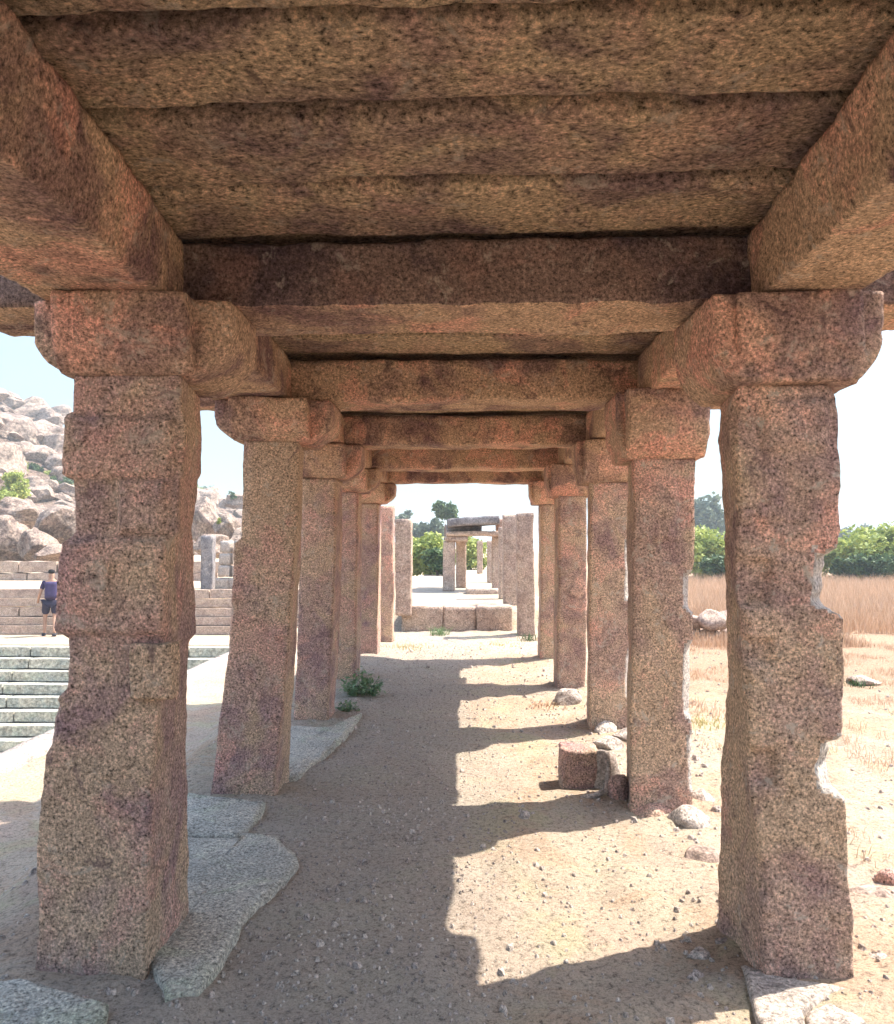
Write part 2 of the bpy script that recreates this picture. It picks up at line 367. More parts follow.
for k, nxt in enumerate(((3.3, 3.72, 4.20, 4.63), (5.1, 5.6, 6.12, 6.66), (7.1, 7.6, 8.15, 8.70), (9.2, 9.65, 10.1, 10.57), (11.05,))):
    joints += list(nxt)
for i, (a, b) in enumerate(zip(joints, joints[1:])):
    near = i < 6; res = .022 if 2 <= i < 6 else .05
    tilt = .022 if near else .006
    g = .017
    xa, xb = -1.46-random.random()*.08, 1.42+random.random()*.30
    zz = (.014, 0, .042, .028)[i % 4]
    def wp(p, tilt=tilt): return Vector((p.x, p.y-p.x*tilt, p.z))
    th = random.uniform(.12, .16)
    o = mesh('roof_slab', rbox((xa, a+g, 2.674+zz), (xb, b-g, 2.674+zz+th), res, .03, .012, 4.5, 110+i, wp), 'slab', (0, (a+b)/2, 2.674))
    if i < 6: lab = 'rough hewn granite roof slab, '+bays[i] + (' by the rear edge' if i == 0 else '')
    else:
        bay = (i-6)//4; pos = (i-6) % 4
        lab = 'granite roof slab lying %s the %s cross beam' % (['on top of', 'just beyond', 'midway beyond', 'beyond and well past'][pos], ['nearest dark', 'second', 'third', 'fourth', 'last'][min(bay, 4)])
    tag(o, lab, 'roof slab', 'roof slabs over the walkway')
tag(mesh('roof_sun_blocker', rbox((-1.36, .42, 2.825), (1.38, 10.95, 2.875), .10, .02, .02, 3, 195), 'far_stone', (0, 5.5, 2.8)), 'unseen layer added over the roof slabs to block sun through the joints', 'sun blocker')  # added out of view so no sunlight leaks between the slabs
# ------------------------------------------------------------------ ground
RIM = -4.62; LOW = -.60; TANKY = 18.2; WALK = -.80
BASES = [(s*1.27, d) for s in (-1, 1) for d in (2.95, 4.8, 6.8, 8.8, 10.7)]
def hz(x, y):
    n = noise.noise(Vector((x*.35, y*.35, 0)))*.03 + noise.noise(Vector((x*1.7, y*1.7, 3)))*.014
    if -6 < x < 8 and y < 16: n += noise.noise(Vector((x*3.3, y*3.3, 2)))*.022 + noise.noise(Vector((x*6, y*6, 7)))*.013 + noise.noise(Vector((x*17, y*17, 9)))*.009
    z = n
    if y < TANKY+3: 
        k = min(1, max(0, (-1.75-x)/1.25)); z += LOW*k*k*(3-2*k)
    if x < RIM and y < TANKY: return -3.2
    if x < RIM-.01:
        if y < 20.85: return WALK+n*.3
        if y < 21.05: return WALK+(y-20.85)/.2*1.1
        return .34+n+max(0, y-34)*.035*(1 if y < 60 else 60/y)
    # raised platform of the second pavilion
    if y > 14.2 and -2.2 < x < 2.2: z += .38*min(1, (y-14.2)/.25)*min(1, (2.2-abs(x))/.5)
    if x > -3 and y < 12:
        for (bx, by) in BASES:
            d2 = ((x-bx)**2+(y-by)**2)/.16
            if d2 < 6: z += .022*math.exp(-d2)*(1+noise.noise(Vector((x*5, y*5, 4))))
    # slight hollow trodden in the middle, bank against the pillars
    if y < 12: z += .02*max(0, min(1, (abs(x)-.8)/.5))*(1 if abs(x) < 2.2 else 0)
    return z
def axis(segs):
    out = []
    for a, b, s in segs:
        n = max(1, int(round((b-a)/s))); out += [a+(b-a)*i/n for i in range(n)]
    out.append(segs[-1][1]); return out
xs = axis([(-900, -200, 100), (-200, -60, 20), (-60, -12, 3), (-12, RIM-.012, .5), (RIM-.012, RIM, .012), (RIM, -2.2, .10), (-2.2, 1.7, .042), (1.7, 6, .10), (6, 16, .5), (16, 60, 4), (60, 200, 20), (200, 900, 100)])
ys = axis([(-300, -20, 40), (-20, -2, 2), (-2, 1.9, .3), (1.9, 7, .042), (7, 14, .10), (14, TANKY-.01, .2), (TANKY-.01, TANKY, .01), (TANKY, 22, .2), (22, 60, 2), (60, 200, 20), (200, 1500, 130)])
V = [(x, y, hz(x, y)) for y in ys for x in xs]; nx = len(xs)
Fc = [(j*nx+i, j*nx+i+1, (j+1)*nx+i+1, (j+1)*nx+i) for j in range(len(ys)-1) for i in range(nx-1)]
tag(mesh('ground', (V, Fc), 'ground'), kind='structure')
# tank rim kerb and steps across the tank
k = mesh('kerb', merge(*[rbox((RIM-.06, a, LOW-.5), (RIM+.36, a+1.47, LOW+.06), .12, .02, .010, 3, 200+i) for i, a in enumerate([-2+1.5*j for j in range(14)])]), 'pale_stone', (RIM, 8, LOW))
tag(k, 'long pale stone kerb edging the stepped tank', 'kerb')
t = tag(empty('stone_steps', (-12, TANKY, WALK)), 'flight of greenish stone steps going down into the tank', 'steps')
for i in range(10):
    z1 = WALK-.235*i; yy = TANKY-.30*(i+1)
    st = []
    x = -24.0
    while x < RIM-.3:
        L = random.uniform(1.4, 2.8); st.append(rbox((x, yy, z1-.235), (min(x+L-.02, RIM-.1), yy+.34, z1-.01), .3, .02, .012, 2, 220+i*7+int(x))); x += L
    mesh('step', merge(*st), 'step', (-12, TANKY, WALK), t, smooth=False)
# far retaining wall in courses behind the walkway
t = tag(empty('retaining_wall', (-13, 20.5, WALK)), 'low coursed stone wall behind the walking person', 'wall')
zc = WALK
for i in range(5):
    h = (.24, .22, .25, .22, .26)[i]; st = []; x = -26.0
    while x < -4:
        L = random.uniform(1.2, 3.2); st.append(rbox((x, 20.36+i*.10, zc), (x+L-.02, 20.9, zc+h-.012), .3, .02, .014, 2, 300+i*9+int(x))); x += L
    mesh('course', merge(*st), 'far_stone', (-13, 20.5, WALK), t, smooth=False); zc += h
# low wall behind the walk, at the hill foot
st = []
for j in range(2):
    x = -30.0
    while x < -9:
        L = random.uniform(1, 2.6); st.append(rbox((x, 27+j*.05, .2+j*.42), (x+L-.03, 27.6, .62+j*.42-.02), .3, .04, .03, 2, 350+int(x)+j)); x += L
tag(mesh('boundary_wall', merge(*st), 'far_stone', (-18, 27.3, .3), smooth=False), 'pale rubble wall at the foot of the boulders', 'wall')
# lone post and ruined wall seen between first and second left pillars
b = P(206, 592, 21.2)
tag(mesh('stone_post', rbox((b.x-.17, 21.2, .3), (b.x+.17, 21.5, P(206, 536, 21.2).z), .1, .02, .015, 3, 400), 'grey_stone', (b.x, 21.3, .3)), 'lone grey stone post standing on the far tank terrace', 'post')
b0, b1 = P(214, 592, 22.0), P(262, 592, 22)
tag(mesh('ruined_wall', merge(*[rbox((b0.x+(i % 3)*.42+(.1 if j else 0), 22+j*.04, .3+j*.36), (b0.x+(i % 3)*.42+.41, 22.5, .64+j*.36), .1, .02, .02, 3, 410+i+j) for i in range(3) for j in range(4-(i == 2))]), 'pale_stone', (b0.x+.5, 22.2, .3)), 'broken pale block wall beside the lone grey post', 'wall')
# ------------------------------------------------------------------ second ruined pavilion down the axis
lo = P(402, 630, 14.1); hi = P(513, 630, 14.1)
t = mesh('low_wall', merge(*[rbox((a, 14.05+random.random()*.04, -.1), (b-.004, 14.5, .43+random.random()*.02), .07, .02, .014, 4, 430+i) for i, (a, b) in enumerate(((lo.x, lo.x+.75), (lo.x+.75, lo.x+1.35), (lo.x+1.35, hi.x)))]), 'far_stone', ((lo.x+hi.x)/2, 14.2, 0))
tag(t, 'low grey stone wall crossing the end of the walkway', 'wall')
GP = 'roofless pillars past the low wall'
def simple_pillar(D, xl, xr, top, base, label, seed, mat='far_stone', bz=0, group=GP, d=.34):
    a, b = P(xl, top, D), P(xr, base, D); z0 = b.z-.08
    o = mesh('bare_pillar', rbox((a.x, D, z0), (b.x, D+d, a.z), .06, .02, .014, 5, seed), mat, ((a.x+b.x)/2, D+d/2, bz)); tag(o, label, 'pillar', group); return o
simple_pillar(12.4, 379, 393, 505, 640, 'tall roofless pillar just past the last left capital, left of the low wall', 450, 'shaft_right')
simple_pillar(13.9, 395, 411, 519, 612, 'shorter roofless pillar touching the left end of the low wall', 451, bz=.0)
simple_pillar(13.3, 517, 535, 513, 634, 'grey brown roofless pillar at the right end of the low wall', 452)
simple_pillar(14.9, 503, 519, 515, 606, 'pale roofless pillar behind the right end of the low wall', 453, bz=.38)
simple_pillar(17.0, 499, 507, 527, 596, 'slender pillar half hidden behind the pale roofless one', 454, bz=.38)
GQ = 'pillars of the far ruined pavilion'
simple_pillar(20.0, 443, 455, 541, 590, 'front left pillar under the tilted grey roof slabs', 460, group=GQ, bz=.38)
simple_pillar(21.5, 456, 466, 538, 585, 'second left pillar close behind under the tilted grey roof slabs', 461, group=GQ, bz=.38)
simple_pillar(20.2, 492, 500, 536, 590, 'front right pillar under the tilted grey roof slabs', 462, group=GQ, bz=.38)
simple_pillar(25, 487, 493, 541, 580, 'thin pillar seen inside the far pavilion on the right', 463, group=GQ, bz=.38)
simple_pillar(31, 477, 483, 541, 572, 'smallest farthest pillar framed by the far pavilion', 464, group=GQ, bz=.38)
def fbeam(D, x0, x1, y0, y1, d, label, seed, mat='far_stone', name='lintel', tilt=0):
    a, b = P(x0, y1, D), P(x1, y0, D)
    def wp(p): return Vector((p.x, p.y, p.z+(p.x-(a.x+b.x)/2)*tilt))
    tag(mesh(name, rbox((a.x, D, a.z), (b.x, D+d, b.z), .08, .02, .014, 5, seed, wp), mat, ((a.x+b.x)/2, D, a.z)), label, name.replace('_', ' '), 'stones roofing the far pavilion')
fbeam(19.9, 446, 504, 531, 536, .5, 'thin pale lintel lying on the front pillars of the far pavilion', 470)
fbeam(19.95, 445, 468, 536.3, 541.5, 2.1, 'short pale block capping the two left pillars of the far pavilion', 471, name='capping_block')
fbeam(19.7, 447, 500, 517, 525.5, .8, 'upper tilted grey slab on the far pavilion roof', 472, 'grey_stone', 'tilted_slab', .06)
fbeam(20.3, 446, 482, 524, 531.5, 1.2, 'lower grey slab wedged under the tilted one on the far pavilion', 473, 'grey_stone', 'tilted_slab', .02)
fbeam(20.5, 496, 503, 519, 531, .5, 'upright broken block at the right end of the far roof', 474, 'beam', 'capping_block')
a, b = P(466, 590, 19.0), P(499, 590, 19)
tag(mesh('stone_step', rbox((a.x, 19.0, .3), (b.x, 19.5, .50), .08, .02, .02, 4, 480), 'far_stone', (a.x, 19.2, .38)), 'low stone sill between the far pavilion pillars', 'step')
# ------------------------------------------------------------------ rocks
def rock(seed, sx, sy, sz, sub=3, rough=.35, facets=7, flat=-.5):
    bm = bmesh.new(); bmesh.ops.create_icosphere(bm, subdivisions=sub, radius=1)
    rnd = random.Random(seed); sv = Vector((seed*1.3, seed*.7, seed*2.1))
    planes = []
    for i in range(facets):
        n = Vector((rnd.uniform(-1, 1), rnd.uniform(-1, 1), rnd.uniform(-.6, 1))).normalized(); planes.append((n, rnd.uniform(.55, .85)))
    for v in bm.verts:
        p = v.co.copy()
        for n, d in planes:
            e = p.dot(n)-d
            if e > 0: p -= n*e*.92
        p += noise.noise_vector(p*1.3+sv)*rough*.5 + noise.noise_vector(p*4+sv)*rough*.13 + noise.noise_vector(p*11+sv)*rough*.05
        if p.z < flat: p.z = flat
        v.co = Vector((p.x*sx, p.y*sy, p.z*sz))
    V = [v.co.copy() for v in bm.verts]; Fc = [tuple(v.index for v in f.verts) for f in bm.faces]; bm.free()
    return V, Fc
def place(vf, loc, rz=0):
    m = Matrix.Rotation(rz, 3, 'Z'); L = Vector(loc); return [m @ p+L for p in vf[0]], vf[1]
def put_rock(px, py, w, h, label, seed, name='stone', mat='pale_stone', cat='stone', depth=None, group=None, sub=4, z=0, rough=.3):
    g = G(px, py, z); s = g.y/F; sx, sz = w*s/1.7, h*s/1.35; sy = depth or sx*.9
    g.y += sy*.5
    return tag(mesh(name, place(rock(seed, sx, sy, sz, sub, rough), (g.x, g.y, z+sz*.40)), mat, (g.x, g.y, z)), label, cat, group)
# carved block and roots by the second right pillar
g = G(583, 792)
t = mesh('broken_block', rbox((g.x-.115, g.y, -.03), (g.x+.10, g.y+.25, .245), .016, .02, .018, 6, 500), 'shaft', (g.x, g.y+.12, 0)); tag(t, 'squarish broken block of brown granite by the second right pillar', 'stone block')
def tube(pts, rad, n=8):
    V, Fc = [], []
    for i, (p, r) in enumerate(zip(pts, rad)):
        p = Vector(p); d = (Vector(pts[min(i+1, len(pts)-1)])-Vector(pts[max(i-1, 0)])).normalized()
        u = d.cross(Vector((0, .3, 1))).normalized(); v = d.cross(u)
        for k in range(n):
            a = k/n*2*math.pi; V.append(p+(u*math.cos(a)+v*math.sin(a))*r)
        if i:
            for k in range(n): Fc.append(((i-1)*n+k, (i-1)*n+(k+1) % n, i*n+(k+1) % n, i*n+k))
    Fc.append(tuple(range(n))); Fc.append(tuple(reversed(range(len(V)-n, len(V))))); return V, Fc
g = G(600, 800)
tag(mesh('dry_root', tube([(g.x-.12, g.y-.02, .02), (g.x-.04, g.y-.04, .035), (g.x+.03, g.y-.02, .06), (g.x+.06, g.y+.03, .13), (g.x+.07, g.y+.1, .2)], [.012, .018, .02, .018, .01]), 'pale_stone', (g.x, g.y, 0)), 'pale curled root lying against the broken block', 'root')
GS = 'loose stones by the right row'
put_rock(604, 792, 30, 44, 'pale crumbling stone leaning between the broken block and second pillar', 11, group=GS)
put_rock(618, 803, 20, 32, 'dark reddish stone at the left foot of the second right pillar', 12, mat='shaft', group=GS)
put_rock(610, 750, 26, 12, 'small pale stone behind the broken block', 13, group=GS)
put_rock(628, 742, 26, 12, 'flat pale stone behind the second right pillar foot', 14, group=GS)
put_rock(606, 735, 20, 12, 'pointed stone at the third right pillar foot', 21, group=GS)
put_rock(571, 706, 26, 15, 'single pale stone in front of the fourth right pillar', 15, group=GS)
put_rock(690, 832, 38, 20, 'pale stone at the outer foot of the second right pillar', 16, group=GS)
put_rock(655, 818, 44, 14, 'low stone wedged under the second right pillar', 17, mat='shaft', group=GS)
put_rock(704, 868, 36, 18, 'dark small stone on the sand between the two near right pillars', 18, mat='far_stone', group=GS)
put_rock(704, 806, 22, 14, 'tiny stone behind the second right pillar', 22, group=GS)
put_rock(889, 890, 22, 20, 'reddish stone at the right edge above the grey ones', 19, mat='shaft', group=GS)
put_rock(876, 908, 36, 18, 'grey stone just below the reddish one at the right edge', 20, mat='far_stone', group=GS)
put_rock(868, 684, 28, 7, 'flat dark stone on the sand at the field edge', 23, mat='far_stone', group=GS)
put_rock(697, 984, 18, 10, 'small pebble stone left of the cracked paving', 26, group=GS)
g = G(709, 640)
for j in range(6):
    q = rock(600+j, random.uniform(.2, .35), random.uniform(.2, .3), random.uniform(.15, .24), 3)
    tag(mesh('rubble_stone', place(q, (g.x-.35+(j % 3)*.38, g.y+random.random()*.4, .08+(j//3)*.2)), 'far_stone', (g.x, g.y, 0)), 'rubble stone, %s, in the heap seen between the near right pillars' % ['lower left', 'lower middle', 'lower right', 'upper left', 'upper middle', 'upper right'][j], 'stone', 'rubble heap at the field edge')
# flagstones: polygons traced on the ground, raised and thick
def flag(pixels, h, label, seed, mat='flag', name='flagstone', zb=-.08, group=None):
    pts = [G(x, y, h) for x, y in pixels]; n = len(pts)
    fine = []
    for i in range(n):
        a, b = pts[i], pts[(i+1) % n]; k = max(1, int((b-a).length/.035))
        for j in range(k):
            p = a.lerp(b, j/k); o = noise.noise_vector(p*9+Vector((seed, 0, 0)))*.016; fine.append(Vector((p.x+o.x, p.y+o.y, h)))
    c = sum(fine, Vector())/len(fine); V = [c+Vector((0, 0, .01))]; Fc = []; m = len(fine)
    rings = 12
    for r in range(1, rings+1):
        t = r/rings
        for p in fine:
            q = c.lerp(p, t); q.z = h+noise.noise(q*6)*.012+noise.noise(q*22)*.007-(.012 if r == rings else 0); V.append(q)
    for p in fine: V.append(Vector((p.x, p.y, zb)))
    for i in range(m): Fc.append((0, 1+i, 1+(i+1) % m))
    for r in range(rings):
        for i in range(m):
            a = 1+r*m; b = a+m; Fc.append((a+i, b+i, b+(i+1) % m, a+(i+1) % m))
    bm = bmesh.new(); vs = [bm.verts.new(v) for v in V]
    for f in Fc: bm.faces.new([vs[i] for i in f])
    bmesh.ops.recalc_face_normals(bm, faces=bm.faces); me = bpy.data.meshes.new(name); bm.verts.ensure_lookup_table()
    for v in bm.verts: v.co -= Vector((c.x, c.y, 0))
    bm.to_mesh(me); bm.free(); me.polygons.foreach_set('use_smooth', [True]*len(me.polygons)); me.materials.append(M[mat])
    o = bpy.data.objects.new(name, me); o.location = (c.x, c.y, 0); col.objects.link(o)
    return tag(o, label, 'flagstone', group)
GF = 'flagstones along the left row'
flag([(150, 832), (240, 836), (246, 830), (278, 834), (300, 860), (270, 892), (248, 910), (222, 955), (200, 985), (165, 992), (150, 960), (120, 900)], .055, 'large cracked grey flagstone at the inner foot of the nearest left pillar', 5, group=GF)
flag([(160, 790), (266, 800), (262, 812), (240, 834), (160, 829)], .06, 'narrow grey flagstone at the foot of the second left pillar', 6, group=GF)
flag([(262, 724), (338, 726), (362, 712), (345, 734), (318, 758), (296, 776), (250, 780)], .05, 'blue grey flagstone at the foot of the third left pillar', 7, group=GF)
flag([(-60, 985), (20, 976), (70, 990), (110, 1002), (95, 1040), (-60, 1060)], .04, 'mossy flagstone under the front of the nearest left pillar', 8, group=GF)
GC = 'cracked paving at the nearest right pillar'
flag([(742, 962), (790, 978), (850, 985), (800, 1010), (812, 1040), (764, 1040)], .05, 'pale cracked paving stone under the nearest right pillar', 9, mat='pale_stone', group=GC)
flag([(856, 982), (900, 975), (905, 1040), (818, 1040), (806, 1012)], .045, 'pale paving stone at the bottom right corner', 10, mat='pale_stone', group=GC)
for j, (x, y) in enumerate([(862, 985), (885, 968), (838, 1004), (726, 952), (700, 962), (880, 1003)]):
    put_rock(x, y, random.uniform(14, 24), random.uniform(8, 12), ['pebble at the outer foot of the nearest right pillar', 'pebble right of the nearest right pillar', 'pebble on the crack of the paving', 'pebble at the inner foot of the nearest right pillar', 'pebble in the shadow left of the nearest right pillar', 'pebble on the corner paving stone'][j], 40+j, name='pebble', cat='pebble', group='pebbles at the nearest right pillar', sub=3)
# gravel
rg = random.Random(3); parts = []
V, Fc = [], []
for i in range(9500):
    if i < 6400: x = rg.gauss(-.45, .55); y = 1.9+rg.random()**1.6*10; s = rg.uniform(.003, .010)
    elif i < 7600: x = rg.uniform(.6, 1.9); y = 2+rg.random()**1.5*9; s = rg.uniform(.004, .014)
    else: x = rg.uniform(-3.1, 5); y = 2+rg.random()*11; s = rg.uniform(.005, .018)
    if rg.random() < .05: s *= 2.2
    c = Vector((x, y, hz(x, y)+s*.3)); n = len(V)
    for k in range(6):
        a = k/6*6.283+rg.random()*.6; V.append(c+Vector((math.cos(a)*s*rg.uniform(.7, 1.3), math.sin(a)*s*rg.uniform(.7, 1.3), -s*.5)))
    for k in range(3):
        a = k/3*6.283+rg.random(); V.append(c+Vector((math.cos(a)*s*.6, math.sin(a)*s*.6, s*rg.uniform(.2, .7))))
    for k in range(3):
        Fc += [(n+2*k, n+(2*k+1) % 6, n+6+k), (n+(2*k+1) % 6, n+(2*k+2) % 6, n+6+(k+1) % 3), (n+6+k, n+(2*k+1) % 6, n+6+(k+1) % 3)]
    Fc.append((n+6, n+7, n+8))
tag(mesh('gravel', (V, Fc), 'pale_stone', smooth=False), 'small gravel scattered over the sandy walkway', 'gravel', kind='stuff')
# ------------------------------------------------------------------ plants
def leaves(centre, rad, n, size, seed, aspect=2.0, zmin=0, shell=.5):
    rnd = random.Random(seed); V, Fc = [], []; c = Vector(centre); r = Vector(rad)
    lumps = []
    for i in range(max(6, int(n/90))):
        d = Vector((rnd.gauss(0, 1), rnd.gauss(0, 1), rnd.gauss(0, 1))).normalized()*rnd.uniform(.35, 1.0)
        lumps.append((Vector((d.x*r.x*.8, d.y*r.y*.8, d.z*r.z*.8)), rnd.uniform(.22, .42)*min(r)))
    for i in range(n):
        L, lr = lumps[rnd.randrange(len(lumps))]
        d = Vector((rnd.gauss(0, 1), rnd.gauss(0, 1), rnd.gauss(0, 1))).normalized()*lr*(shell+(1-shell)*rnd.random())*rnd.uniform(.9, 1.25)
        p = c+L+d
        if p.z < zmin: continue
        a = Vector((rnd.gauss(0, 1), rnd.gauss(0, 1), rnd.gauss(0, .6)+.3)).normalized(); b = a.cross(Vector((rnd.gauss(0, 1), rnd.gauss(0, 1), rnd.gauss(0, 1)))).normalized()
        s = size*rnd.uniform(.6, 1.3); k = len(V)
        V += [p-a*s*aspect*.5, p+b*s*.5, p+a*s*aspect*.5, p-b*s*.5]; Fc.append((k, k+1, k+2, k+3))
    return V, Fc
def limbs(loc, h, r, seed, spread=.5):
    rnd = random.Random(seed); L = Vector(loc)
    vf = [tube([L+Vector((0, 0, -.1)), L+Vector((rnd.uniform(-.05, .05)*h, 0, h*.35)), L+Vector((rnd.uniform(-.1, .1)*h, 0, h*.75))], [r, r*.75, r*.4])]
    for i in range(5):
        a = rnd.random()*6.28; z = h*rnd.uniform(.25, .5)
        vf.append(tube([L+Vector((0, 0, z)), L+Vector((math.cos(a)*spread*h*.3, math.sin(a)*spread*h*.3, z+h*.2)), L+Vector((math.cos(a)*spread*h*.6, math.sin(a)*spread*h*.6, z+h*.38))], [r*.5, r*.35, r*.12]))
    return merge(*vf)
def bush(name, label, cat, loc, rad, n, size, seed, mat, trunk=True, group=None, zc=None, tr=.08, aspect=1.8):
    L = Vector(loc); t = tag(empty(name, loc), label, cat, group); zc = rad[2]*.85 if zc is None else zc
    mesh('crown' if cat == 'tree' else 'foliage', leaves(L+Vector((0, 0, zc)), rad, n, size, seed, aspect, L.z), mat, loc, t, smooth=False)
    if trunk: mesh('trunk' if cat == 'tree' else 'stem', limbs(L, zc+rad[2]*.3, tr, seed), 'bark', loc, t)
    return t
def copy_tree(root, loc, sc, rz, label):
    r = root.copy(); col.objects.link(r); r.location = loc; r.scale = (sc, sc, sc); r.rotation_euler = (0, 0, rz); r['label'] = label
    for ch in list(root.children):
        c = ch.copy(); col.objects.link(c); c.parent = r
    return r
# right hedge
def gx(px, D, z=0): p = P(px, 560, D); return Vector((p.x, D, z))
HB = 'bushes beyond the dry field'
places = [(712, 36, 'pale bush in the slit left of the nearest right pillar'), (700, 40, 'bush touching the second right pillar in view'), (842, 37, 'bush just right of the nearest right pillar'), (862, 35, 'bush in the middle of the right hand gap'), (884, 37, 'bush near the right edge of the picture'), (905, 35, 'bush cut by the right edge of the picture')]
protoA = None
for i, (px, D, lab) in enumerate(places):
    loc = gx(px, D, 0)
    if i == 0:
        protoA = bush('green_bush', lab, 'bush', loc, (1.7, 1.3, 1.25), 5200, .13, 21, 'leaf', group=HB, zc=1.15)
    elif i == 2:
        protoB = bush('green_bush', lab, 'bush', loc, (1.8, 1.3, 1.15), 5200, .13, 22, 'leaf', group=HB, zc=1.1)
    else: copy_tree(protoA if i % 2 else protoB, loc, random.uniform(.92, 1.1), i*1.3, lab)
lab2 = ['hidden middle of the hedge behind the nearest right pillar', 'hedge bush beyond the right picture edge', 'hedge bush behind the second right pillar', 'hedge bush far out past the right edge']
for i, (px, D) in enumerate([(770, 37), (950, 36), (655, 39), (1010, 36)]):
    copy_tree(protoA, gx(px, D), 1.05, 2.1*i+.5, lab2[i])
darkp = None
for i, (px, D, lab) in enumerate([(850, 33.5, 'low dark green bush in front of the hedge right of the nearest pillar'), (876, 33, 'low dark green bush in front of the hedge near the picture edge'), (898, 33.4, 'low dark green bush cut by the right picture edge'), (717, 33, 'low dark green bush in the slit beside the nearest right pillar')]):
    loc = gx(px, D, 0)
    if darkp is None: darkp = bush('dark_bush', lab, 'bush', loc, (.95, .7, .55), 2600, .11, 23, 'leaf_dark', group='low dark bushes before the hedge', zc=.75, tr=.04)
    else: copy_tree(darkp, loc, 1.0, i*1.7, lab)
# trees on the horizon to the right (hazy) and behind the hedge
TG = 'distant trees on the horizon'
tr0 = bush('distant_tree', 'tall hazy tree seen just right of the second right pillar', 'tree', gx(707, 95), (3.0, 2.5, 3.2), 3200, .38, 31, 'leaf_grey', group=TG, zc=5.2, tr=.25)
for i, (px, D, sc, lab) in enumerate([(846, 130, .62, 'small distant tree above the hedge beside the nearest right pillar'), (866, 140, .72, 'distant tree poking above the middle of the hedge'), (885, 135, .6, 'distant tree above the hedge at the right edge'), (725, 110, .8, 'distant hazy tree right behind the nearest right pillar edge'), (640, 100, .8, 'distant tree hidden behind the second right pillar'), (960, 130, .8, 'distant tree past the right edge')]):
    copy_tree(tr0, gx(px, D), sc, i*1.1, lab)
# trees on the axis
b1 = bush('green_bush', 'bright green bush left of the far pavilion pillars', 'bush', gx(427, 33, .3), (1.15, 1.0, 1.0), 4200, .12, 41, 'leaf', group='bushes round the far pavilion', zc=.85)
copy_tree(b1, gx(410, 34, .3), .9, 2, 'bright green bush behind the shorter roofless pillar')
copy_tree(b1, gx(471, 40, .3), 1.0, 4, 'green bush seen through the far pavilion')
bush('dark_bush', 'dark green bush touching the far pavilion left pillar', 'bush', gx(438, 31.5, .3), (.7, .7, .7), 2200, .11, 43, 'leaf_dark', group='bushes round the far pavilion', zc=.65)
bush('distant_tree', 'dark round tree behind the roof of the far pavilion', 'tree', gx(445, 60, 0), (1.15, 1.1, 1.2), 1500, .22, 44, 'leaf_dark', group=TG, zc=4.1, tr=.14)
bush('distant_tree', 'bluish tree above the bright bush left of the far pavilion', 'tree', gx(427, 75, 0), (2.0, 1.5, 1.7), 2600, .26, 45, 'leaf_grey', group=TG, zc=2.9, tr=.16)
bush('distant_tree', 'pale hazy tree rising behind the shorter roofless pillar', 'tree', gx(404, 90, 0), (1.8, 1.5, 2.2), 2000, .3, 46, 'leaf_grey', group=TG, zc=4.2, tr=.2)
bush('distant_tree', 'low distant tree right of the far roof slabs', 'tree', gx(510, 80, 0), (2.6, 1.5, 1.3), 2000, .28, 47, 'leaf_grey', group=TG, zc=2.6, tr=.14)
# blades
def blades(pts, hlo, hhi, wd, n, seed, spread, bend=.4):
    rnd = random.Random(seed); V, Fc = [], []
    for (x, y, z) in pts:
        for i in range(n):
            a = rnd.random()*6.283; r = rnd.random()*spread; b = Vector((x+math.cos(a)*r, y+math.sin(a)*r, z)); h = rnd.uniform(hlo, hhi)*(1+.45*noise.noise(Vector((x*1.1, y*1.1, 5))))*(min(1, .25+max(0, y-11.5-noise.noise(Vector((x*.8, y*.8, 0)))*2)*.3) if spread == .22 else 1)
            d = Vector((rnd.gauss(0, 1), rnd.gauss(0, 1), 0))*h*bend*.5; s = Vector((rnd.gauss(0, 1), rnd.gauss(0, 1), 0)).normalized()*wd; k = len(V)
            V += [b-s, b+s, b+d*.35+Vector((0, 0, h*.6))+s*.7, b+d*.35+Vector((0, 0, h*.6))-s*.7, b+d+Vector((0, 0, h))]
            Fc += [(k, k+1, k+2, k+3), (k+3, k+2, k+4)]
    return V, Fc
rg = random.Random(5); pts = []
for i in range(9000):
    D = 11.9+rg.random()**1.5*24; x = D*rg.uniform(.20, .82)
    if noise.noise(Vector((x*.5, D*.5, 0)))+max(0, (D-13)*.3) > -.05: pts.append((x, D, -.02))
near_pts = []
for i in range(5200):
    y = 3.2+rg.random()**.7*9; x = rg.uniform(1.75, 9.5)
    if noise.noise(Vector((x*.9, y*.9, 8)))+.35*noise.noise(Vector((x*3, y*3, 1))) > .16 - max(0, y-8)*.05: near_pts.append((x, y, hz(x, y)-.005))
tag(mesh('short_grass', blades(near_pts, .02, .09, .0022, 12, 8, .12, .9), 'straw', smooth=False), 'short sparse dry grass in patches on the open ground at the right', 'short grass', kind='stuff')
tag(mesh('dry_grass', blades(pts, .16, .50, .006, 10, 6, .22), 'straw', smooth=False), 'tall dry brown grass filling the field on the right', 'dry grass', kind='stuff')
def tuft(px, py, n, h, sp, mat, label, name='grass_tuft', cat='grass tuft', group='tufts on the walkway', wd=.005):
    g = G(px, py); z = hz(g.x, g.y)
    tag(mesh(name, blades([(g.x, g.y, z-.01)], h*.4, h, wd, n, int(px), sp, 1.1), mat, (g.x, g.y, 0), smooth=False), label, cat, group, 'stuff' if 'patch' in label or 'yellow' in label else None)
tuft(440, 634, 120, .16, .18, 'weed', 'grey green tuft in front of the low wall')
tuft(378, 640, 60, .16, .15, 'weed', 'small green tuft at the foot of the tall roofless pillar')
tuft(572, 637, 80, .16, .2, 'leaf_dark', 'dark tuft by the last right pillar') if False else None
tuft(528, 640, 80, .14, .18, 'leaf_dark', 'dark green tuft at the right end of the low wall')
